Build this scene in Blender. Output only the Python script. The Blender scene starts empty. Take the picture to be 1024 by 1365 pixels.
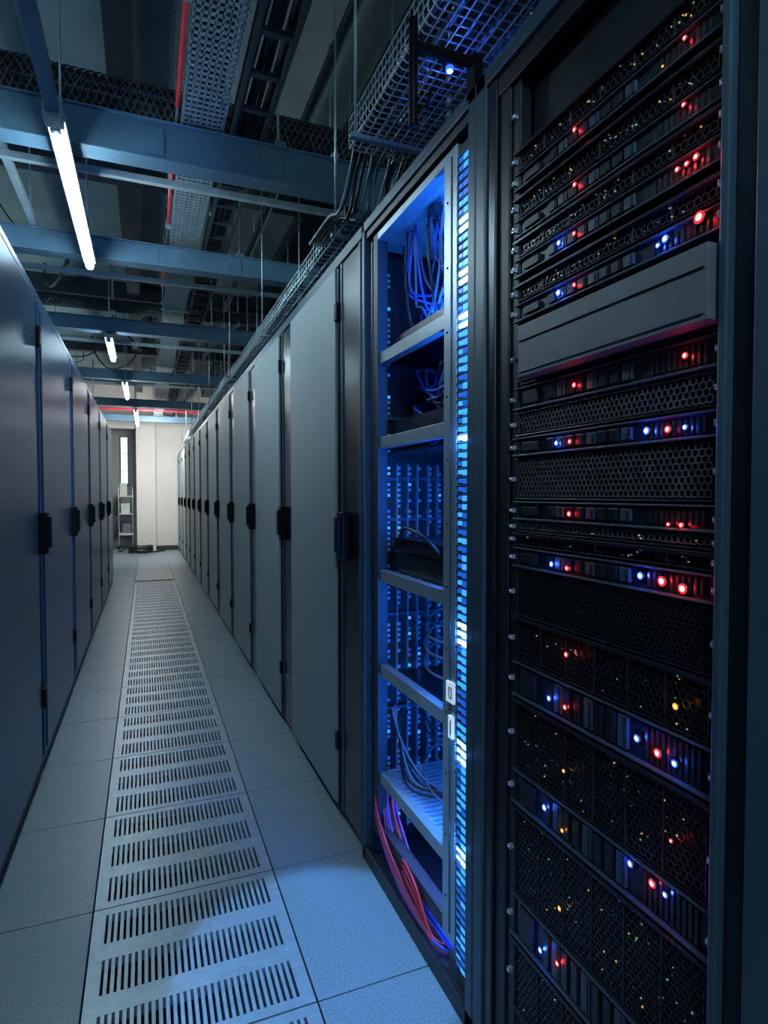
import bpy, math, random
from mathutils import Vector
random.seed(7)
SC = bpy.context.scene
COL = SC.collection

# ------------------------------------------------------------------ materials
def M(name, col, rough=.5, metal=0.0, bump=0.0, bscale=200, var=0.0, vscale=6, es=0.0, ecol=None, spec=.5, samp=False):
    m = bpy.data.materials.new(name); m.use_nodes = True
    nt = m.node_tree; b = nt.nodes['Principled BSDF']
    b.inputs['Base Color'].default_value = (*col, 1)
    b.inputs['Roughness'].default_value = rough
    b.inputs['Metallic'].default_value = metal
    b.inputs['Specular IOR Level'].default_value = spec
    tc = nt.nodes.new('ShaderNodeTexCoord')
    if var > 0:
        n = nt.nodes.new('ShaderNodeTexNoise'); n.inputs['Scale'].default_value = vscale
        n.inputs['Detail'].default_value = 4
        nt.links.new(tc.outputs['Object'], n.inputs['Vector'])
        r = nt.nodes.new('ShaderNodeValToRGB')
        r.color_ramp.elements[0].position = .3; r.color_ramp.elements[1].position = .7
        r.color_ramp.elements[0].color = (*[c*(1-var) for c in col], 1)
        r.color_ramp.elements[1].color = (*[min(1, c*(1+var)) for c in col], 1)
        nt.links.new(n.outputs['Fac'], r.inputs['Fac'])
        nt.links.new(r.outputs['Color'], b.inputs['Base Color'])
    if bump > 0:
        n2 = nt.nodes.new('ShaderNodeTexNoise'); n2.inputs['Scale'].default_value = bscale
        nt.links.new(tc.outputs['Object'], n2.inputs['Vector'])
        bp = nt.nodes.new('ShaderNodeBump'); bp.inputs['Strength'].default_value = bump
        bp.inputs['Distance'].default_value = .002
        nt.links.new(n2.outputs['Fac'], bp.inputs['Height'])
        nt.links.new(bp.outputs['Normal'], b.inputs['Normal'])
    if es > 0:
        b.inputs['Emission Color'].default_value = (*(ecol or col), 1)
        b.inputs['Emission Strength'].default_value = es
        if not samp:
            try: m.cycles.emission_sampling='NONE'
            except Exception: pass
    return m

m_tile   = M('floor_tile_laminate', (.185,.245,.275), .32, 0, .15, 300, .34, 200)
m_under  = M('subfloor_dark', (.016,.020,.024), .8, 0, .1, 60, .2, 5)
m_grate  = M('grate_aluminium', (.31,.39,.44), .36, .4, .1, 200, .1, 30)
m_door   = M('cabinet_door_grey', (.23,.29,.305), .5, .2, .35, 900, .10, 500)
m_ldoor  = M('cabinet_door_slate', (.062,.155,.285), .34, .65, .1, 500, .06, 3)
m_slate  = M('frame_slate', (.042,.080,.112), .38, .2, .08, 300, .1, 8)
m_black  = M('black_powdercoat', (.006,.009,.013), .45, .1, .1, 400, .2, 20)
m_black2 = M('black_satin', (.011,.017,.024), .30, .3, .05, 300, .2, 20)
m_handle = M('black_plastic', (.004,.004,.005), .45, 0, .05, 400, .2, 20, spec=.15)
m_alu    = M('brushed_aluminium', (.34,.42,.48), .34, .5, .08, 300, .08, 20)
m_galv   = M('galvanised_steel', (.36,.46,.50), .36, .5, .1, 100, .15, 15)
m_beam   = M('painted_steel_beam', (.085,.17,.25), .40, .2, .1, 60, .15, 4)
m_dbeam  = M('dark_steel', (.03,.042,.052), .5, .3, .1, 60, .15, 4)
m_ceil   = M('ceiling_concrete', (.25,.30,.30), .85, 0, .3, 30, .22, 1.5)
m_wall   = M('wall_paint', (.33,.36,.36), .8, 0, .1, 80, .05, 2)
m_wallb  = M('wall_paint_beige', (.56,.545,.53), .8, 0, .1, 80, .04, 2)
m_cable  = M('cable_black', (.012,.015,.018), .4, 0, .1, 100, .2, 10)
m_cgrey  = M('cable_grey', (.16,.2,.22), .5, 0, .1, 100, .2, 10)
m_braid  = M('cable_braid', (.06,.075,.085), .45, .2, .1, 100, .2, 10)
m_cteal  = M('cable_teal', (.06,.16,.17), .45, 0, .1, 100, .2, 10)
m_cblue  = M('cable_blue', (.03,.10,.55), .4, 0, .1, 100, .2, 10)
m_cviol  = M('cable_violet', (.28,.12,.42), .4, 0, .1, 100, .2, 10)
m_cred   = M('cable_red', (.7,.03,.05), .4, 0, .1, 100, .2, 10)
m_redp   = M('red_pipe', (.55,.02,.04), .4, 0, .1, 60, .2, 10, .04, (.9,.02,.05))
m_ltube  = M('lamp_diffuser', (.9,.95,1), .4, 0, 0, 1, 0, 1, 60, (.66,.89,1), samp=True)
m_ltubew = M('lamp_diffuser_warm', (1,.95,.85), .4, 0, 0, 1, 0, 1, 40, (1,.98,.92), samp=True)
m_grey   = M('blank_panel_grey', (.13,.14,.155), .42, .1, .2, 500, .1, 8)
m_hex    = M('honeycomb_steel', (.28,.26,.25), .28, .7, .1, 200, .35, 60)
m_hexd   = M('honeycomb_dark', (.05,.06,.072), .28, .7, .1, 200, .4, 60)
m_screw  = M('nickel_screw', (.6,.68,.72), .25, .6, .05, 200, .1, 20)
m_bcell0 = M('led_and_glint_dim', (.02,.08,.3), .3, 0, 0, 1, 0, 1, .42, (.012,.17,1))
m_bcell1 = M('led_and_glint_mid', (.03,.12,.5), .3, 0, 0, 1, 0, 1, 1.1, (.03,.30,1))
m_bcell2 = M('led_cell_hot', (.5,.8,1), .3, 0, 0, 1, 0, 1, 2.8, (.33,.70,1))
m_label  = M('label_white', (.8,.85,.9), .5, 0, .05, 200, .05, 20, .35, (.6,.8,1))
m_ledb   = M('led_blue_lens', (.02,.05,.9), .3, 0, 0, 1, 0, 1, 2.4, (.014,.07,1), spec=.1)
m_ledbc  = M('led_blue_core', (.5,.6,1), .3, 0, 0, 1, 0, 1, 4, (.40,.55,1), spec=.1)
m_ledr   = M('led_red_lens', (.9,.02,.02), .3, 0, 0, 1, 0, 1, 1.8, (1,.010,.018), spec=.1)
m_ledrc  = M('led_red_core', (1,.5,.5), .3, 0, 0, 1, 0, 1, 3, (1,.26,.22), spec=.1)
m_ledo   = M('led_amber', (1,.4,.05), .3, 0, 0, 1, 0, 1, .5, (1,.33,.04), spec=.1)
m_ledoc  = M('led_amber_core', (1,.7,.3), .3, 0, 0, 1, 0, 1, 1.2, (1,.55,.15), spec=.1)
m_spy    = M('glint_amber', (1,.7,.2), .3, 0, 0, 1, 0, 1, .24, (1,.62,.2))
m_spg    = M('glint_green', (.4,.9,.5), .3, 0, 0, 1, 0, 1, .10, (.5,.9,.55))
m_win    = M('window_glow', (.6,.8,1), .3, 0, 0, 1, 0, 1, 3, (.45,.7,1))
m_perf   = M('perforated_steel_light', (.5,.55,.6), .35, .5, .05, 200, .2, 20)
m_white  = M('enamel_white_green', (.45,.52,.47), .5, 0, .05, 100, .1, 10)

# ------------------------------------------------------------------ mesh builder
class MB:
    def __init__(s): s.v=[]; s.f=[]; s.mi=[]; s.sm=[]; s.mats=[]
    def _m(s, m):
        if m not in s.mats: s.mats.append(m)
        return s.mats.index(m)
    def add(s, vs, fs, m, smooth=False):
        o=len(s.v); s.v+= [tuple(v) for v in vs]; i=s._m(m)
        for f in fs:
            s.f.append([o+k for k in f]); s.mi.append(i); s.sm.append(smooth)
    def box(s,x0,x1,y0,y1,z0,z1,m):
        v=[(x0,y0,z0),(x1,y0,z0),(x1,y1,z0),(x0,y1,z0),(x0,y0,z1),(x1,y0,z1),(x1,y1,z1),(x0,y1,z1)]
        s.add(v,[(0,3,2,1),(4,5,6,7),(0,1,5,4),(1,2,6,5),(2,3,7,6),(3,0,4,7)],m)
    def tube(s,pts,r,m,n=6,closed=False):
        pts=[Vector(p) for p in pts]; N=len(pts); vs=[]; prev=None
        for i,p in enumerate(pts):
            a=pts[max(i-1,0)]; b=pts[min(i+1,N-1)]
            t=(b-a).normalized() if (b-a).length>1e-9 else Vector((0,0,1))
            if prev is None:
                u=t.orthogonal().normalized()
            else:
                u=prev-t*prev.dot(t)
                u=u.normalized() if u.length>1e-6 else t.orthogonal().normalized()
            prev=u; w=t.cross(u)
            for k in range(n):
                an=2*math.pi*(k+.5)/n
                vs.append(p+u*(r*math.cos(an))+w*(r*math.sin(an)))
        fs=[]
        for i in range(N-1):
            for k in range(n):
                k2=(k+1)%n
                fs.append((i*n+k,i*n+k2,(i+1)*n+k2,(i+1)*n+k))
        fs.append(tuple(range(n-1,-1,-1))); fs.append(tuple((N-1)*n+k for k in range(n)))
        s.add(vs,fs,m,n>4)
    def curve(s,ctrl,r,m,n=6,sub=6):
        c=[Vector(p) for p in ctrl]; c=[c[0]*2-c[1]]+c+[c[-1]*2-c[-2]]; out=[]
        for i in range(1,len(c)-2):
            for k in range(sub):
                t=k/sub
                out.append(.5*((2*c[i])+(-c[i-1]+c[i+1])*t+(2*c[i-1]-5*c[i]+4*c[i+1]-c[i+2])*t*t+(-c[i-1]+3*c[i]-3*c[i+1]+c[i+2])*t**3))
        out.append(c[-2]); s.tube(out,r,m,n)
    def dome(s,x,y,z,r,h,m,n=12):   # dome pointing to -X
        vs=[];fs=[]; R=[(1,0),(.85,.55),(.5,.87)]
        for (a,b) in R:
            for k in range(n):
                an=2*math.pi*k/n; vs.append((x-h*b,y+r*a*math.cos(an),z+r*a*math.sin(an)))
        vs.append((x-h,y,z))
        for i in range(2):
            for k in range(n): fs.append((i*n+k,(i+1)*n+k,(i+1)*n+(k+1)%n,i*n+(k+1)%n))
        for k in range(n): fs.append((2*n+k,3*n,2*n+(k+1)%n))
        s.add(vs,fs,m,True)
    def honey(s,y0,y1,z0,z1,x,cell,w,m,depth=.004):
        R=cell/math.sqrt(3); rows=int((z1-z0)/(1.5*R))+2; cols=int((y1-y0)/cell)+2
        for j in range(rows):
            for i in range(cols):
                cy=y0+(i+(.5 if j%2 else 0))*cell; cz=z0+j*1.5*R
                for k in range(3):
                    a=math.radians(30+60*k); b=math.radians(90+60*k)
                    p=(cy+R*math.cos(a),cz+R*math.sin(a)); q=(cy+R*math.cos(b),cz+R*math.sin(b))
                    if min(p[0],q[0])<y0 or max(p[0],q[0])>y1 or min(p[1],q[1])<z0 or max(p[1],q[1])>z1: continue
                    dy,dz=q[0]-p[0],q[1]-p[1]; L=math.hypot(dy,dz); ny,nz=-dz/L*w/2,dy/L*w/2
                    s.add([(x,p[0]-ny,p[1]-nz),(x,q[0]-ny,q[1]-nz),(x,q[0]+ny,q[1]+nz),(x,p[0]+ny,p[1]+nz),
                           (x+depth,p[0],p[1]),(x+depth,q[0],q[1])],
                          [(0,1,2,3),(0,4,5,1)],m)
    def build(s,name,bevel=0,parent=None,loc=None):
        me=bpy.data.meshes.new(name); me.from_pydata(s.v,[],s.f)
        for m in s.mats: me.materials.append(m)
        me.polygons.foreach_set('material_index',s.mi); me.polygons.foreach_set('use_smooth',s.sm)
        me.update()
        ob=bpy.data.objects.new(name,me); COL.objects.link(ob)
        if bevel>0:
            b=ob.modifiers.new('bevel','BEVEL'); b.width=bevel; b.segments=2; b.limit_method='ANGLE'; b.angle_limit=math.radians(40)
        if parent: ob.parent=parent
        if loc: ob.location=loc
        return ob
def empty(name):
    e=bpy.data.objects.new(name,None); COL.objects.link(e); return e
def inst(ob,name,loc):
    o=bpy.data.objects.new(name,ob.data); COL.objects.link(o); o.location=loc
    for md in ob.modifiers:
        n=o.modifiers.new(md.name,md.type); n.width=md.width; n.segments=md.segments; n.limit_method=md.limit_method; n.angle_limit=md.angle_limit
    return o

XR=.735; XL=-.4725; H=2.32; CEIL=3.9
# ------------------------------------------------------------------ room shell
mb=MB()
xs=[-.172-.6*k for k in range(7)][::-1]
colsX=[(a,b) for a,b in zip(xs[:-1],xs[1:])]+[(.41+.6*k,.41+.6*(k+1)) for k in range(6)]
g=.0022
for (a,b) in colsX:
    for k in range(-6,26):
        y0=.3+.6*k
        if y0>15.2: continue
        mb.box(a+g,b-g,y0+g,min(y0+.6,15.4)-g,-.035,0,m_tile)
for k in list(range(-6,-2))+list(range(16,26)):
    y0=.3+.6*k
    if y0>15.2: continue
    mb.box(-.172+g,.41-g,y0+g,min(y0+.6,15.4)-g,-.035,0,m_tile)
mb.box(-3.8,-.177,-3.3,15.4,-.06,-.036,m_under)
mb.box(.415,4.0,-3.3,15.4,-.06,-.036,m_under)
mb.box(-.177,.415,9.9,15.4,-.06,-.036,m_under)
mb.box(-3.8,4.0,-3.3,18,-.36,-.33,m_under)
mb.box(-1.4,.5,15.4,18,-.035,0,m_tile)
mb.build('floor',.0015)

mb=MB(); mb.box(-3.8,4.0,-3.3,18,CEIL,CEIL+.1,m_ceil)
mb.build('ceiling')
mb=MB(); mb.box(-3.9,-3.8,-3.3,15.4,-.36,CEIL,m_wall); mb.build('wall_left')
mb=MB(); mb.box(4.0,4.1,-3.3,15.4,-.36,CEIL,m_wall); mb.build('wall_right')
mb=MB(); mb.box(-3.8,4.0,-3.4,-3.3,-.36,CEIL,m_wall); mb.build('wall_front')
mb=MB()
mb.box(-.20,4.0,15.4,15.55,-.06,CEIL,m_wallb)
mb.box(-.20,.22,15.22,15.4,0,CEIL,m_wallb)
mb.box(-3.8,-.85,15.4,15.55,-.06,CEIL,m_wallb)
mb.box(-.85,-.20,15.4,15.55,2.9,CEIL,m_wallb)
mb.box(-1.4,.5,17.0,17.1,-.06,CEIL,m_wall)
mb.box(-1.45,-1.4,15.55,17.1,-.06,CEIL,m_wall)
mb.box(.5,.55,15.55,17.1,-.06,CEIL,m_wall)
mb.build('wall_back')
mb=MB(); mb.box(.22,.735,15.385,15.4,0,.1,m_dbeam); mb.box(-.2,.22,15.205,15.22,0,.1,m_wallb); mb.build('baseboard_back')
mb=MB()
mb.box(-.62,-.40,16.97,17.0,1.55,2.86,m_dbeam); mb.box(-.585,-.435,16.955,16.97,1.62,2.82,m_win)
for z in (1.95,2.4): mb.box(-.585,-.435,16.945,16.955,z,z+.02,m_dbeam)
mb.build('window_1')
mb=MB(); mb.box(-.172,.41,9.9,9.95,.0,.008,m_dbeam); mb.build('trim_1',.002)

# perforated floor tiles
mb=MB()
W=.582; rows=3; ph=.6/rows; ld=.034
z0,z1=-.03,0.0
mb.box(.003,.035,.003,.597,z0,z1,m_grate); mb.box(W-.035,W-.003,.003,.597,z0,z1,m_grate)
for r in range(rows+1):
    a=r*ph-ld; b=r*ph+ld
    mb.box(.035,W-.035,max(a,.003),min(b,.597),z0,z1,m_grate)
nb=29; wx=(W-.07)/nb
for r in range(rows):
    a=r*ph+ld; b=(r+1)*ph-ld
    for k in range(nb+1):
        xc=.035+k*wx
        mb.box(max(xc-.0048,.035),min(xc+.0048,W-.035),a,b,z0,z1-.0005,m_grate)
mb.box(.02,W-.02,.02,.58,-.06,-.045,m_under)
t0=mb.build('perforated_floor_tile',0,None,(-.172,-.9,0))
for k in range(1,18):
    inst(t0,'perforated_floor_tile',(-.172,-.9+.6*k,0))

# ------------------------------------------------------------------ closed cabinets, right row
P=1.11
mb=MB()
mb.box(.03,1.10,.0,P-.004,.05,H-.03,m_black)
mb.box(.02,1.10,.0,P-.004,0,.05,m_black)
mb.box(.0,1.10,.0,P-.004,H-.045,H,m_slate)         # top rail
mb.box(.004,.03,.0,.27,.05,H-.05,m_black2)           # service strip
mb.box(-.002,.03,.012,.03,.05,H-.05,m_slate)
mb.box(-.002,.03,.235,.25,.05,H-.05,m_slate)
mb.box(-.012,.03,.29,P-.014,.06,H-.055,m_door)       # door leaf
mb.box(-.004,.03,.275,.288,.06,H-.055,m_black2)
hy=.17
mb.box(-.035,.0,hy-.035,hy+.035,1.09,1.28,m_handle)
mb.box(-.05,-.033,hy-.022,hy+.022,1.12,1.26,m_handle)
for z in (.3,2.05): mb.box(-.018,.0,.255,.29,z,z+.07,m_handle)
c0=mb.build('server_cabinet',.004,None,(XR,2.055,0))
for k in range(1,12): inst(c0,'server_cabinet',(XR,2.055+P*k,0))

# closed cabinets left row (different make, taller doors, slate blue)
PL=1.35
mb=MB()
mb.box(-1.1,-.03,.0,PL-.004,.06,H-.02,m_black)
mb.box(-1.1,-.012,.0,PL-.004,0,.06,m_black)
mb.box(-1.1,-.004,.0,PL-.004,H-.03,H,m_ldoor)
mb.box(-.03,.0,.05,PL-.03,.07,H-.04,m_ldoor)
mb.box(-.03,-.008,.006,.04,.06,H-.04,m_black2)
mb.box(.0,.006,.10,.12,.09,H-.06,m_slate)
mb.box(-.01,.03,.02,.085,1.06,1.26,m_handle)
mb.box(.028,.045,.03,.07,1.09,1.24,m_handle)
for z in (.32,2.06): mb.box(-.01,.014,.0,.06,z,z+.09,m_handle)
l0=mb.build('storage_cabinet',.005,None,(XL,-2.15,0))
for k in range(1,9): inst(l0,'storage_cabinet',(XL,-2.15+PL*k,0))

# cabinet behind the viewer on the right
mb=MB()
mb.box(.03,1.1,0,.8,0,H,m_black); mb.box(-.005,.03,.02,.78,.06,H-.05,m_door); mb.box(-.03,0,.7,.75,1.1,1.28,m_handle)
b0=mb.build('network_cabinet',.004,None,(XR,-.36,0)); inst(b0,'network_cabinet',(XR,-1.17,0)); inst(b0,'network_cabinet',(XR,-1.98,0))

# ------------------------------------------------------------------ near rack with servers
rack=empty('server_rack')
mb=MB()
Y0,Y1=.455,1.252
mb.box(XR,XR+.09,Y0,.50,0,H,m_slate)
mb.box(XR+.004,XR+.09,.505,.55,.0,H,m_slate)
mb.box(XR+.012,XR+.09,.553,.583,.0,H,m_black2)
mb.box(XR-.002,XR+.03,.585,.598,.05,H-.08,m_slate)
mb.box(XR+.02,XR+.05,.598,.612,.05,H-.08,m_black)
mb.box(XR,XR+.09,1.21,Y1,0,H,m_slate)
mb.box(XR+.006,XR+.09,1.175,1.206,0,H,m_black2)
mb.box(XR+.014,XR+.09,1.13,1.172,0,H,m_black)
mb.box(XR+.02,XR+.05,1.10,1.13,.05,H-.08,m_black)
mb.box(XR,1.85,Y0,Y1,H-.035,H,m_slate)
mb.box(XR+.01,1.85,Y0,Y1,H-.08,H-.036,m_black)
mb.box(XR,1.85,Y0,Y1,0,.05,m_black)
mb.box(XR+.09,1.85,Y0,Y0+.015,.05,H-.08,m_black)
mb.box(XR+.09,1.85,Y1-.015,Y1,.05,H-.08,m_black)
mb.box(1.82,1.85,Y0,Y1,.05,H-.08,m_black)
mb.build('frame',.003,rack)

SA,SB=.618,1.098; XF=.757
eq=MB(); hx=MB(); det=MB()
def screws(z):
    for y in (.606,1.112):
        det.box(XF-.012,XF-.002,y-.0045,y+.0045,z-.0045,z+.0045,m_screw)
        det.dome(XF-.012,y,z,.0035,.003,m_screw,8)
def chassis(z0,z1,m=None,x=XF):
    eq.box(x,x+.68,SA,SB,z0,z1,m or m_black)
    screws((z0+z1)/2)
def ledp(y,z,c,r=.0045,x=XF-.006):
    lens,core,lc={'b':(m_ledb,m_ledbc,(.03,.10,1)),'r':(m_ledr,m_ledrc,(1,.02,.03)),'o':(m_ledo,m_ledoc,(1,.4,.05))}[c]
    det.tube([(x+.008,y,z),(x,y,z)],r*1.15,m_black2,14)
    det.dome(x,y,z,r*1.05,.0012,lens,16); det.dome(x-.0008,y,z,r*.66,.001,core,14)
    l=bpy.data.lights.new('led_spill','POINT'); l.energy=.016*(r/.005)**2*(.25 if c=='o' else (1.8 if c=='b' else 1)); l.color=lc; l.shadow_soft_size=.0015
    o=bpy.data.objects.new('led_spill',l); COL.objects.link(o); o.location=(x-.007,y,z); o.parent=rack
def panel(z0,z1):
    chassis(z0,z1,m_black2,XF+.002)
    eq.box(XF-.008,XF+.002,SA-.016,SB+.016,z0+.001,z0+.005,m_slate)
    eq.box(XF-.006,XF+.002,SA-.016,SB+.016,z1-.004,z1-.001,m_slate)
    n=9; w=.26/n
    for i in range(n):
        a=.77+i*w
        if .765<a<1.0:
            eq.box(XF-.004,XF+.002,a+.003,a+w-.003,z0+.011,z1-.010,m_black2 if i%3 else m_slate)
            det.box(XF-.006,XF-.003,a+.006,a+.009,z0+.013,z1-.013,m_hexd)
    for i in range(10):
        a=.632+i*.011
        det.box(XF-.0015,XF+.002,a,a+.005,z0+.010,z1-.010,m_hexd)
    eq.box(XF-.005,XF+.002,1.03,1.08,z0+.012,z1-.012,m_black)
def hexpanel(z0,z1,m=m_hex,cell=.0115,w=.0022,specks=0):
    chassis(z0,z1,m_black,XF+.012)
    hx.honey(SA+.004,SB-.004,z0+.003,z1-.003,XF,cell,w,m)
    eq.box(XF-.003,XF+.012,SA-.01,SB+.01,z0,z0+.003,m_black2); eq.box(XF-.003,XF+.012,SA-.01,SB+.01,z1-.003,z1,m_black2)
    for _ in range(specks):
        y=random.uniform(SA+.02,SB-.03); z=random.uniform(z0+.008,z1-.008)
        s=random.uniform(.0006,.0013)
        det.box(XF-.003,XF-.001,y-s,y+s,z-s,z+s,random.choice([m_spy,m_spg,m_spg,m_screw,m_screw]))  # glowing specks paint tiny reflections onto the mesh
def bays(z0,z1,specks=16):
    hexpanel(z0,z1,m_hexd,.0125,.0022,specks)
    n=6; w=(SB-SA)/n
    for i in range(n+1):
        a=SA+i*w; eq.box(XF-.002,XF+.012,a-.002 if i else a,a+.002 if i<n else a,z0,z1,m_black)
    eq.box(XF-.01,XF+.012,SA-.016,SB+.016,z1-.006,z1,m_black2)
chassis(2.09,2.235,m_black,XF+.03)
eq.box(XF,XF+.03,SA-.01,SB+.01,2.09,2.095,m_black2)
for (a,b) in ((2.045,2.085),(1.945,1.985),(1.86,1.895),(1.765,1.80)): bays(a,b,24)
for (a,b) in ((2.0,2.04),(1.90,1.94),(1.815,1.856),(1.72,1.76)): panel(a,b)
for (y,z,c,r) in [(.675,2.027,'r',.0035),(.715,2.012,'o',.002),(.92,2.03,'r',.0045),
    (.675,1.93,'r',.0035),(.918,1.928,'r',.0045),
    (.652,1.842,'r',.005),(.668,1.84,'r',.004),(.685,1.84,'r',.004),(.918,1.838,'r',.004),(.963,1.838,'b',.0055),
    (.645,1.752,'r',.0085),(.706,1.745,'b',.006),(.72,1.74,'b',.004),(.916,1.742,'r',.004),(.963,1.742,'b',.0065),
    (.666,1.557,'r',.005),(.914,1.555,'r',.005),
    (.664,1.45,'b',.0042),(.696,1.45,'r',.0055),(.738,1.452,'b',.006),(.925,1.45,'r',.0045),(.965,1.45,'b',.0052),
    (.668,1.303,'r',.004),(.692,1.303,'r',.003),(.925,1.312,'r',.0052),
    (.664,1.207,'r',.0075),(.703,1.213,'r',.0075),(.747,1.216,'b',.006),(.930,1.207,'r',.0048),(.977,1.21,'b',.0055),
    (.930,1.04,'r',.005),(.674,1.024,'o',.005),
    (.674,.935,'b',.0055),(.707,.938,'r',.0068),(.750,.945,'b',.006),(.932,.936,'r',.005),(.981,.938,'b',.0055),
    (.678,.812,'r',.003),(.934,.81,'o',.0035),
    (.688,.72,'b',.0045),(.714,.722,'r',.0065),(.761,.727,'b',.0058),(.937,.69,'o',.004),(.993,.708,'b',.0065),
    (.943,.53,'o',.0045),(.948,.415,'r',.005),(1.003,.402,'b',.006),(.70,.41,'b',.005)]:
    ledp(y,z,c,r)
chassis(1.585,1.70,m_black)
eq.box(XF-.035,XF+.01,.605,1.055,1.592,1.698,m_grey)
eq.box(XF-.038,XF-.034,.61,1.05,1.664,1.666,m_black)
eq.box(XF-.038,XF-.034,.61,1.05,1.60,1.602,m_slate)
hx.honey(1.06,1.105,1.59,1.70,XF-.004,.0115,.003,m_hex)
panel(1.53,1.58); hexpanel(1.475,1.526); panel(1.43,1.472); hexpanel(1.338,1.427); panel(1.293,1.335)
hexpanel(1.268,1.291,specks=6); panel(1.19,1.235); bays(1.238,1.266,12)
hexpanel(1.085,1.187,m_hexd,.0100,.0026); bays(.985,1.082,18); panel(.905,.982)
bays(.745,.90,34); panel(.665,.742); bays(.465,.66,50); panel(.365,.46); bays(.2,.36,24); hexpanel(.06,.195,m_hexd)
eq.build('servers',.0012,rack); hx.build('vent_mesh',0,rack); det.build('indicators_and_glints',0,rack)

# ------------------------------------------------------------------ open rack
orack=empty('open_equipment_rack')
A,B=1.255,2.052
mb=MB()
mb.box(XR,XR+.10,A,1.29,0,H,m_slate)
mb.box(XR+.02,XR+.10,1.291,1.306,.05,H-.08,m_black)
mb.box(XR,XR+.06,2.03,B,0,H,m_slate)
mb.box(XR+.015,XR+.06,1.985,2.0,0.05,H-.08,m_black)
mb.box(XR,1.85,A,B,H-.035,H,m_slate); mb.box(XR+.008,1.85,A,B,H-.06,H-.036,m_black)
mb.box(XR,1.85,A,B,0,.05,m_black)
mb.box(XR+.10,1.85,A,A+.015,.05,H-.08,m_black)
mb.box(XR+.06,1.85,B-.012,B,.05,H-.08,m_black)
mb.box(1.82,1.85,A,B,.05,H-.08,m_black)
mb.build('frame',.003,orack)
mb=MB()
xa,xb=.752,.79
mb.box(xa,xb,1.375,1.445,.14,2.25,m_alu)
mb.box(xa,xb,1.94,1.98,.14,2.25,m_dbeam)  # far post: its shade is put into a darker colour
mb.box(xa,xb,1.445,1.94,2.225,2.25,m_alu)
mb.box(xa,xb,1.445,1.94,.14,.185,m_dbeam)
mb.box(xa-.003,xa,1.40,1.404,.16,2.23,m_slate)
for z in (1.82,1.527,1.064,.73,.345):
    mb.box(xa+.008,xb,1.445,1.94,z-.02,z+.02,m_alu)
for z in (1.83,1.50,1.047,.71):
    mb.box(xb,1.5,1.40,1.99,z-.012,z-.004,m_black2)
for k in range(22):      # slotted bottom shelf
    y=1.42+k*.026; mb.box(xb,1.45,y,y+.014,.34,.348,m_perf)
for k in range(5): mb.box(xb+.15*k,xb+.15*k+.02,1.40,1.99,.335,.342,m_perf)
mb.box(xb,1.5,1.40,2.02,2.225,2.235,m_perf)     # top plate
mb.box(xb+.02,1.5,1.62,1.66,2.195,2.224,m_slate)
for i in range(12): mb.dome(xa,1.425,.25+i*.17,.004,.003,m_black,8)
mb.build('inner_frame',.002,orack)
# LED lit perforated strips
mb=MB()
mb.box(.758,.775,1.308,1.372,.08,2.24,m_black)
z=.10; i=0
hot=[2.02,1.78,1.49,1.485,.99,.97,.68,.66,.40,1.90]
while z<2.20:
    dn=min(abs(z-h) for h in hot)
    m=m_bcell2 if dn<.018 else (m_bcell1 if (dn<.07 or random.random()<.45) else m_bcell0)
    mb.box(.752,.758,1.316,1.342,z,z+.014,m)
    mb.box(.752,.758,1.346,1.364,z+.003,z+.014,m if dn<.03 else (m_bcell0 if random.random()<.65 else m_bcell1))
    mb.box(.749,.758,1.310,1.370,z+.0165,z+.0190,m_slate)
    z+=.022
z=.12
while z<2.18:
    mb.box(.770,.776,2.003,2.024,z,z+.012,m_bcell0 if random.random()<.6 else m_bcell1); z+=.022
mb.build('led_strip',.0008,orack)
# far side perforated rails
mb=MB()
for X in (.83,.872,.915,.955,1.0,1.04,1.09,1.14,1.2):
    zt=2.15 if X<.85 else 1.46
    mb.box(X-.012,X-.009,2.02,2.038,.1,zt,m_perf)
    z=.1
    while z<zt:
        q=random.random()
        if q<.7: mb.box(X-.006,X+.006,2.03,2.036,z,z+.010,m_bcell1 if q<.07 else (m_bcell0 if q<.2 else m_perf))  # the glowing cells stand in for blue reflections on the rails
        z+=.02
for z in (1.40,1.25,1.62,.9,.55): mb.box(.80,1.5,2.022,2.03,z,z+.012,m_slate)
mb.build('side_rails',0,orack)
# cables & devices
mb=MB()
def rc(a,b): return random.uniform(a,b)
for i in range(34):
    y=rc(1.5,1.95); x=rc(.80,1.0); m=random.choice([m_cable,m_cable,m_cblue,m_cblue,m_cgrey])
    zz=rc(1.86,2.0)
    mb.curve([(x,y,2.22),(x+rc(-.01,.03),y+rc(-.08,.06),rc(2.02,2.10)),(x+rc(0,.08),y+rc(-.16,.1),zz),(x+rc(.03,.12),min(1.97,y+rc(-.02,.15)),zz-.02),(x+rc(.05,.2),min(1.98,y+rc(-.1,.2)),1.86)],.0042,m,6)
for i in range(24):
    m=random.choice([m_cable,m_cable,m_cblue,m_cgrey])
    z0=rc(1.64,1.80)
    mb.curve([(rc(.8,.9),1.47,z0),(rc(.82,.9),1.6,z0-rc(.03,.12)),(rc(.84,.95),1.75,z0-rc(.05,.16)),(rc(.85,1.),1.9,z0-rc(-.02,.1)),(1.0,1.98,z0)],.0045,m,6)
for i in range(7):
    z0=rc(.80,1.0) if i<4 else rc(.40,.66)
    mb.curve([(1.05,1.98,z0),(.95,1.93,z0-.03),(.87,1.8,z0-.05),(.84,1.62,z0-.04),(.90,1.48,z0-.02)],.0045,m_cgrey,6)
for i in range(6):
    z0=rc(.36,.45)
    mb.curve([(rc(.8,.9),1.95,z0+.2),(.82,1.9,z0+.1),(rc(.8,.88),1.78,z0-.0),(.9,1.6,z0+.02)],.004,random.choice([m_cgrey,m_cable]),6)
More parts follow.
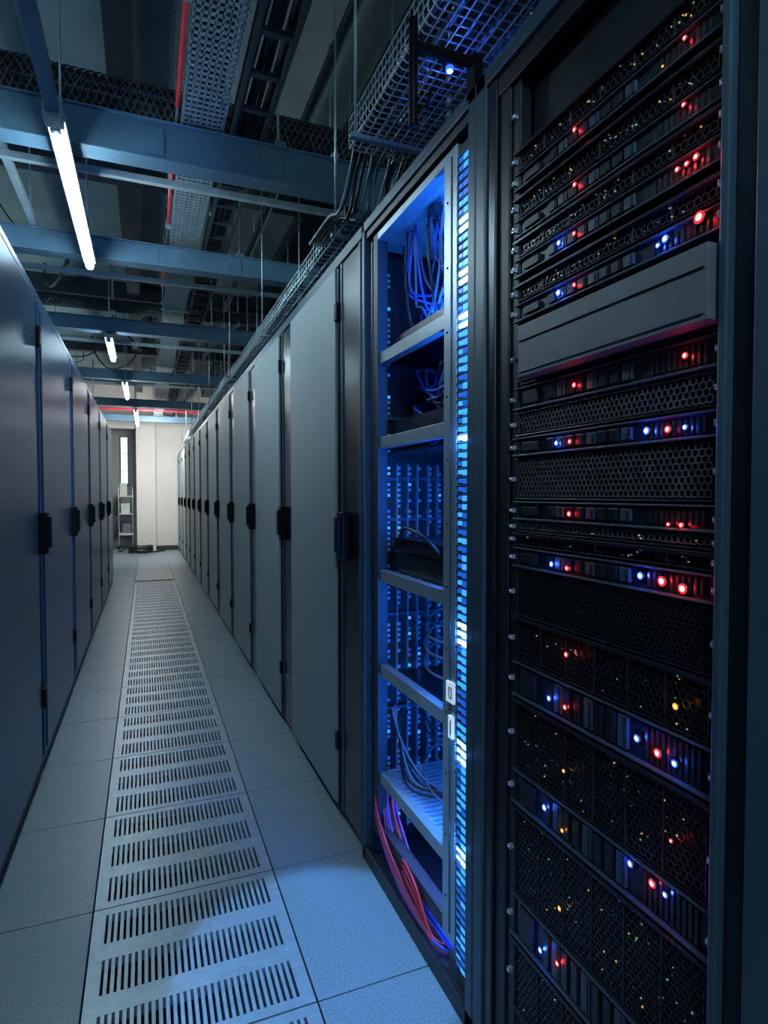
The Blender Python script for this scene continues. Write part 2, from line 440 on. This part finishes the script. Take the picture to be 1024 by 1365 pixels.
mb.box(.80,1.3,1.47,1.92,1.085,1.15,m_black2); mb.box(.80,1.2,1.5,1.9,1.157,1.20,m_black)
mb.curve([(.80,1.55,1.17),(.77,1.6,1.22),(.77,1.75,1.24),(.80,1.86,1.18)],.006,m_cable,8)
mb.box(.80,1.3,1.46,1.93,1.85,1.885,m_black2); mb.box(.80,1.3,1.46,1.93,1.55,1.60,m_black2)
cm=[m_cviol,m_cblue,m_cviol,m_cred,m_cviol,m_cgrey,m_cblue,m_cable]
for i in range(26):
    m=cm[i%8]; o=rc(-.02,.02); q=rc(0,.05)
    mb.curve([(.80+q,2.0,.30+o*2),(.775+q,1.94,.22+o),(.765+q*.8,1.84,.14+q+o),(.765+q*.6,1.7,.10+q),(.775+q,1.55,.075+q*.9),(.80+q,1.42+o,.068+q*.3),(.95,1.36,.07)],.0042,m,7)
for i in range(8):   # a few strands hang over the sill, in front of the lower rail
    o=rc(-.012,.012); m=[m_cviol,m_cblue,m_cviol,m_cred][i%4]
    mb.curve([(.80,1.99,.30+o),(.748,1.95,.25+o),(.742,1.86,.17+o*2),(.742,1.72,.11+o*2),(.744,1.58,.085+o),(.748,1.47,.07+abs(o)),(.80,1.40,.07)],.0038,m,7)
for i in range(3):
    mb.curve([(.79,1.78,.09),(.745,1.70,.15+.02*i),(.742,1.60,.13+.02*i),(.75,1.50,.08),(.80,1.46,.065),(.83,1.4,.065)],.004,m_cred,7)
mb.box(.76,.86,1.32,1.42,.05,.10,m_slate)
mb.build('cabling',0,orack)
mb=MB()
mb.box(.744,.752,1.372,1.412,.795,.85,m_label)
mb.box(.742,.744,1.379,1.382,.808,.838,m_black); mb.box(.742,.744,1.382,1.394,.835,.838,m_black); mb.box(.742,.744,1.382,1.394,.808,.811,m_black); mb.box(.742,.744,1.392,1.395,.811,.835,m_black)
mb.box(.744,.752,1.378,1.40,.70,.76,m_label); mb.box(.742,.744,1.383,1.387,.71,.75,m_black)
mb.build('label',.001,orack)
# overhead latch bar in front of the rack top
mb=MB()
mb.box(.585,.75,1.272,1.288,2.375,2.395,m_handle); mb.box(.735,.76,1.262,1.298,2.30,2.40,m_handle)
mb.tube([(.585,1.28,2.20),(.585,1.28,2.445)],.011,m_handle,10)
mb.tube([(.585,1.28,2.235),(.59,1.28,2.24),(.62,1.28,2.255),(.63,1.28,2.29)],.004,m_handle,6)
mb.build('latch_bar',.002,orack)

# ------------------------------------------------------------------ overhead structure
def beam(y,z0,z1,x0,x1,d=.10,m=m_beam):
    mb=MB()
    mb.box(x0,x1,y,y+.012,z0,z1,m); mb.box(x0,x1,y-.02,y+d,z0-.008,z0,m); mb.box(x0,x1,y-.02,y+d,z1,z1+.008,m)
    for X in (-2.6,-1.1,.66,2.4):
        mb.tube([(X,y+.05,z1),(X,y+.05,CEIL)],.008,m_galv,8)
        mb.box(X-.03,X+.03,y-.022,y+.1,z1+.008,z1+.03,m)
    for X in (-.9,.05,.62): mb.box(X-.05,X+.05,y-.006,y,z0+.02,z1-.02,m)
    return mb.build('ceiling_beam',.002)
for (y,h) in ((3.09,.17),(4.5,.13),(6.47,.12),(9.1,.12),(11.8,.12),(14.2,.12)): beam(y,2.95,2.95+h,-3.8,4.0)
beam(.2,2.95,3.1,-3.8,4.0)
# secondary strut rails
mb=MB()
for (y,z) in ((3.54,3.05),(5.3,3.09),(7.6,3.09),(10.4,3.09)):
    mb.box(-3.8,4.0,y,y+.035,z,z+.035,m_galv)
    for X in (-1.9,1.2): mb.tube([(X,y+.017,z),(X,y+.017,CEIL)],.006,m_galv,6)
mb.box(-.68,-.64,3.0,4.7,3.1,3.14,m_galv); mb.tube([(-.66,3.2,3.1),(-.66,3.2,CEIL)],.006,m_galv,6); mb.tube([(-.66,4.4,3.1),(-.66,4.4,CEIL)],.006,m_galv,6)
mb.box(-1.5,-1.46,4.5,9.2,3.1,3.14,m_galv)
mb.build('strut_rail',.002)
# ceiling joists / ducts
mb=MB()
for X,w,m in ((-.18,.14,m_dbeam),(1.3,.2,m_dbeam),(-1.7,.2,m_dbeam)):
    mb.box(X,X+w,-3.3,15.4,CEIL-.16,CEIL,m)
for y in (1.9,4.9,7.9,10.9,13.9): mb.box(-3.8,4.0,y,y+.14,CEIL-.2,CEIL,m_dbeam)
mb.build('ceiling_joists',.003)
mb=MB(); mb.box(1.6,2.2,-3.2,15.1,3.35,3.72,m_dbeam)
for y in range(-3,15,2): mb.box(1.58,2.22,y,y+.03,3.33,3.74,m_galv)
for y in (0,5,10): mb.tube([(1.65,y+.1,3.7),(1.65,y+.1,CEIL)],.008,m_galv,6)
mb.build('ventilation_duct',.003)
# perforated cable tray over the aisle
mb=MB()
ty=(-1.0,15.1); X0,X1,TZ=.185,.375,3.14
nl=8
for i in range(nl):
    x=X0+(X1-X0-.006)*i/(nl-1); mb.box(x,x+.006,ty[0],ty[1],TZ,TZ+.006,m_galv)
for x in (X0-.003,X1): 
    mb.box(x,x+.003,ty[0],ty[1],TZ,TZ+.016,m_galv); mb.box(x,x+.003,ty[0],ty[1],TZ+.06,TZ+.07,m_galv)
y=ty[0]
while y<ty[1]:
    mb.box(X0,X1,y,y+.018,TZ,TZ+.004,m_galv)
    for x in (X0-.003,X1): mb.box(x,x+.003,y,y+.016,TZ+.016,TZ+.06,m_galv)
    y+=.038
for i in range(6):
    x=X0+.02+i*.027; pts=[(x+rc(-.008,.008),ty[0]+k*1.0,TZ+.02+rc(0,.015)) for k in range(17)]
    mb.curve(pts,.009,random.choice([m_cgrey,m_cteal,m_cable,m_cgrey]),6,3)
for y in (.5,3.4,6.2,9.0,12.0,14.5):
    for x in (X0-.012,X1+.012): mb.tube([(x,y,TZ-.01),(x,y,CEIL)],.005,m_galv,6)
    mb.box(X0-.03,X1+.03,y-.015,y+.015,TZ-.014,TZ,m_galv)
mb.build('cable_tray')
mb=MB(); 
for (a,b) in ((-1,3.0),(3.25,4.3),(4.65,5.6)): mb.tube([(.158,a,3.165),(.158,b,3.165)],.010,m_redp,8)
mb.tube([(.158,3.0,3.165),(.158,5.6,3.165)],.006,m_cgrey,8)
for y in range(0,5): mb.box(.143,.176,y+.3,y+.33,3.14,3.18,m_galv)
mb.tube([(.155,1.0,3.165),(.155,1.0,CEIL)],.005,m_galv,6); mb.tube([(.155,4.0,3.165),(.155,4.0,CEIL)],.005,m_galv,6)
mb.build('red_cable_conduit')
# black cable ladder next to it
mb=MB()
for x in (.41,.56): mb.box(x,x+.02,-1,15.1,3.13,3.20,m_dbeam)
y=-.9
while y<15: mb.box(.43,.56,y,y+.03,3.135,3.155,m_dbeam); y+=.25
for i in range(8):
    x=.43+i*.018; pts=[(x+rc(-.008,.008),-1+k*1.0,3.175+rc(0,.03)) for k in range(17)]
    mb.curve(pts,.012,m_cable,6,3)
for y in (1.,4.,8.,11.8):
    for x in (.405,.585): mb.tube([(x,y,3.13),(x,y,CEIL)],.005,m_galv,6)
mb.build('cable_ladder')
# cross-wise braided cable bundle
def bundle(y,z,x0,x1,R):
    mb=MB()
    for i in range(6):
        a=i*math.pi/3; pts=[(x0+(x1-x0)*k/12,y+R*.55*math.cos(a+k*.2),z+R*.55*math.sin(a+k*.2)) for k in range(13)]
        mb.curve(pts,R*.42,m_cable,7,2)
    L=x1-x0; n=int(L/.012)
    for s in (1,-1):
        for ph in range(9):
            pts=[(x0+L*k/n,y+R*1.05*math.cos(s*(k*.24)+ph*.698),z+R*1.05*math.sin(s*(k*.24)+ph*.698)) for k in range(n+1)]
            mb.tube(pts,.004,m_braid,4)
    for X in (x0+.6,x0+2.2,x1-.5):
        mb.tube([(X,y,z-R*1.2),(X,y,CEIL)],.006,m_galv,6); mb.box(X-.02,X+.02,y-R*1.3,y+R*1.3,z-R*1.3,z-R*1.1,m_galv)
    mb.build('braided_cable_bundle')
bundle(3.33,3.335,-3.4,1.5,.085)
bundle(7.0,3.35,-2.5,1.5,.06)
# wire basket trays above right row
def basket(x0,x1,y0,y1,z,h,step=.05,ncab=9,r=.003,up=True):
    mb=MB()
    k=0; y=y0
    while y<=y1+1e-6:
        mb.tube([(x0,y,z+h),(x0,y,z+.015),(x0+.015,y,z),(x1-.015,y,z),(x1,y,z+.015),(x1,y,z+h)],r,m_galv,5); y+=step
    nx=max(3,int((x1-x0)/step)+1)
    for i in range(nx):
        x=x0+(x1-x0)*i/(nx-1); mb.tube([(x,y0,z),(x,y1,z)],r,m_galv,5)
    for hh in (.33,.66,1.0):
        for x in (x0,x1): mb.tube([(x,y0,z+h*hh),(x,y1,z+h*hh)],r,m_galv,5)
    for i in range(ncab):
        x=x0+.03+(x1-x0-.06)*i/max(1,ncab-1); n=max(3,int((y1-y0)/.35))
        pts=[(x+rc(-.02,.02),y0+.02+(y1-y0-.04)*k/n,z+.02+rc(0,.06)) for k in range(n+1)]
        mb.curve(pts,rc(.006,.011),random.choice([m_cable,m_cteal,m_cgrey,m_cable]),6,4)
    n=max(2,int((y1-y0)/1.5)+1)
    for i in range(n):
        y=y0+.1+(y1-y0-.2)*i/(n-1)
        for x in (x0-.01,x1+.01): mb.tube([(x,y,z-.02),(x,y,CEIL)],.005,m_galv,6)
        mb.box(x0-.03,x1+.03,y-.012,y+.012,z-.02,z-.005,m_galv)
    if ncab>12:      # blue status lamp clipped under the tray
        mb.box(.825,.855,1.565,1.60,z-.022,z-.003,m_black2)
        mb.tube([(.84,1.582,z-.022),(.84,1.582,z-.032)],.012,m_ledb,12); mb.tube([(.84,1.582,z-.032),(.84,1.582,z-.036)],.008,m_ledbc,12)
        for _ in range(26):
            a=rc(x0+.02,x1-.02); b=rc(.6,2.0); mb.box(a,a+.0025,b,b+.0025,z-.005,z-.0025,random.choice([m_spy,m_spg,m_bcell0]))  # glowing dots painted in as glints among the cables
    mb.build('wire_basket_tray')
basket(.71,1.06,-1.0,2.12,2.62,.10,.03,17,.0025)
basket(.80,1.05,2.45,6.2,2.50,.09,.05,9)
basket(.82,1.05,6.6,15.0,2.55,.09,.07,7)
# cable drop between trays and into cabinets
mb=MB()
for i in range(14):
    x=.74+i*.019
    mb.curve([(x,1.95,2.66),(x,2.12,2.67),(x+rc(-.02,.02),2.24,2.62),(x,2.33,2.5+rc(-.03,.03)),(x,2.48,2.53),(x,2.8,2.54)],.007,random.choice([m_cable,m_cteal,m_cgrey]),6)
for k in range(8):
    y=2.7+k*1.15
    for j in range(3):
        x=rc(.84,1.0); mb.curve([(x,y,2.55),(x,y+.08,2.50),(x+.02,y+.12,2.42),(x+.02,y+.13,2.325)],.007,m_cable,6)
mb.build('cable_drops')
# hanging cables under ceiling
mb=MB()
for i in range(30):
    y0=rc(4.5,12.0); x0=rc(-2.2,1.3); x1=x0+rc(-1.2,1.2); y1=min(12.4,y0+rc(.3,2))
    x1=min(x1,1.5)
    s=rc(.1,.42); zt=3.7
    mb.curve([(x0,y0,CEIL),(x0,y0,zt),(x0*.7+x1*.3,y0*.7+y1*.3,zt-s),(x0*.3+x1*.7,y0*.3+y1*.7,zt-s),(x1,y1,zt),(x1,y1,CEIL)],rc(.006,.014),random.choice([m_cable,m_cable,m_cgrey]),6)
mb.build('hanging_cables')
# pipes
mb=MB()
mb.tube([(-3.7,12.6,3.06),(3.9,12.6,3.06)],.03,m_redp,10); mb.tube([(-3.7,13.3,3.08),(3.9,13.3,3.08)],.02,m_redp,10)
mb.tube([(-.9,12.6,3.06),(-.9,12.6,CEIL)],.012,m_galv,8); mb.tube([(1.4,12.6,3.06),(1.4,12.6,CEIL)],.012,m_galv,8)
mb.build('sprinkler_pipe')
mb=MB()
for X in (-1.25,-2.3,.9): mb.tube([(X,-3.2,3.55),(X,15.0,3.55)],.03,m_dbeam,10)
for y in (0,5,10):
    for X in (-1.25,-2.3,.9): mb.tube([(X,y+.3,3.55),(X,y+.3,CEIL)],.006,m_galv,6)
mb.build('conduit_pipe')

# ------------------------------------------------------------------ lamps
def lamp(x,y0,y1,z,m=m_ltube,c=True):
    mb=MB()
    mb.box(x-.035,x+.035,y0-.03,y1+.03,z+.022,z+.06,m_galv)
    mb.box(x-.02,x+.02,y0-.03,y0,z-.02,z+.022,m_galv); mb.box(x-.02,x+.02,y1,y1+.03,z-.02,z+.022,m_galv)
    mb.tube([(x,y0,z),(x,y1,z)],.024,m,12)
    for y in (y0+.15,y1-.15): mb.tube([(x,y,z+.05),(x,y,CEIL)],.005,m_galv,6)
    mb.build('fluorescent_lamp')
lamp(-.325,2.82,4.40,2.85)
lamp(-.32,6.46,7.35,2.85)
lamp(-.25,8.9,10.2,2.85,m_ltubew)
lamp(-.15,11.8,14.2,2.85,m_ltubew)
lamp(-.325,-1.9,-.4,2.85)
mb=MB(); mb.box(-.35,-.30,-.2,2.74,2.85,2.90,m_beam); mb.box(-.36,-.29,2.70,2.78,2.83,2.92,m_galv)
for y in (.4,2.2): mb.tube([(-.325,y,2.88),(-.325,y,CEIL)],.005,m_galv,6)
mb.build('lamp_trunking',.003)

# ------------------------------------------------------------------ far end clutter
mb=MB()
mb.box(-.62,-.28,15.7,16.1,.35,.40,m_white); mb.box(-.62,-.28,15.7,16.1,.85,.88,m_white); mb.box(-.62,-.28,15.7,16.1,1.28,1.31,m_white)
for x in (-.61,-.30):
    for y in (15.71,16.08): mb.tube([(x,y,.06),(x,y,1.5)],.014,m_galv,8); mb.tube([(x-.012,y,.05),(x+.012,y,.05)],.05,m_handle,12)
mb.box(-.56,-.36,15.75,16.0,.88,1.12,m_white); mb.box(-.54,-.34,15.75,16.0,.40,.62,m_grey); mb.box(-.58,-.42,15.75,16.0,1.31,1.62,m_white)
mb.build('equipment_cart',.004)
mb=MB()
for i in range(9):
    R=.17+.02*(i%3); z=.035+.026*(i//2)
    mb.tube([(-.12+R*math.cos(a*.2618)*(1.2),14.75+R*math.sin(a*.2618),z+.01*math.sin(a*.9)) for a in range(25)],.024,m_cable,8)
mb.curve([(.02,14.8,.03),(.18,14.7,.02),(.3,14.9,.02),(.4,15.0,.02)],.018,m_cable,8)
mb.curve([(-.3,14.8,.1),(-.42,14.75,.12),(-.5,14.9,.05),(-.6,15.0,.02)],.018,m_cable,8)
mb.build('coiled_hose')

# ------------------------------------------------------------------ lights
def area(name,loc,rot,sx,sy,e,c):
    l=bpy.data.lights.new(name,'AREA'); l.shape='RECTANGLE'; l.size=sx; l.size_y=sy; l.energy=e; l.color=c
    o=bpy.data.objects.new(name,l); COL.objects.link(o); o.location=loc; o.rotation_euler=rot; return o
def aim(o,t):
    d=Vector(t)-o.location; o.rotation_euler=d.to_track_quat('-Z','Y').to_euler()
o=area('rack_led_light',(.84,1.36,1.2),(0,0,0),.03,2.0,26,(.012,.17,1))
aim(o,(1.08,2.03,1.2))
o=area('rack_top_fill_light',(.95,1.7,1.93),(math.pi,0,0),.3,.3,1.7,(.015,.18,1))  # added upward light that turns the top plate blue
area('rack_base_fill_light',(.90,1.7,.325),(0,0,0),.15,.5,.8,(.15,.25,1))  # added light that brightens the cables at the rack base
for z in (1.49,.98,.67,.42,1.8):
    l=bpy.data.lights.new('strip_hot_led','POINT'); l.energy=.16; l.color=(.06,.30,1); l.shadow_soft_size=.006
    o=bpy.data.objects.new('strip_hot_led',l); COL.objects.link(o); o.location=(.735,1.34,z)
l=bpy.data.lights.new('tray_status_led','POINT'); l.energy=.6; l.color=(.03,.12,1); l.shadow_soft_size=.006
o=bpy.data.objects.new('tray_status_led',l); COL.objects.link(o); o.location=(.84,1.582,2.57)
# unseen uplights added on both sides to brighten the ceiling
for X in (-2.7,2.9):
    area('ceiling_fill_uplight',(X,5.5,2.7),(math.pi,0,0),.2,14,115,(.58,.90,1))
# fill light added behind the viewer to brighten the near rack
o=area('viewer_fill_light',(-.2,-1.6,2.9),(0,0,0),.5,1.6,17,(.38,.72,1)); aim(o,(.3,1.2,1.2))
o=area('far_wall_fill_light',(.1,12.6,2.7),(0,0,0),.6,.6,60,(1,.98,.95)); aim(o,(.1,15.4,1.4))  # added fill that brightens the far wall
l=bpy.data.lights.new('floor_spot','SPOT'); l.energy=330; l.spot_size=math.radians(17.5); l.spot_blend=.25; l.color=(.16,.44,1); l.shadow_soft_size=.03
o=bpy.data.objects.new('floor_spot',l); COL.objects.link(o); o.location=(.44,1.2,2.9); aim(o,(.46,1.62,0))  # added overhead spot without a fixture, makes the blue pool on the floor
w=bpy.data.worlds.new('world'); SC.world=w; w.use_nodes=True
w.node_tree.nodes['Background'].inputs[0].default_value=(.05,.08,.1,1); w.node_tree.nodes['Background'].inputs[1].default_value=.3

# ------------------------------------------------------------------ camera
cd=bpy.data.cameras.new('camera'); cam=bpy.data.objects.new('camera',cd); COL.objects.link(cam)
cd.sensor_fit='VERTICAL'; cd.sensor_height=36; cd.sensor_width=27; cd.lens=794/1365*36
cd.clip_start=.02
cam.location=(0,0,1.35); cam.rotation_euler=(math.radians(90-1.73),0,math.radians(-21.8))
SC.camera=cam
SC.view_settings.view_transform='Standard'
SC.view_settings.look='None'
SC.view_settings.exposure=0.5
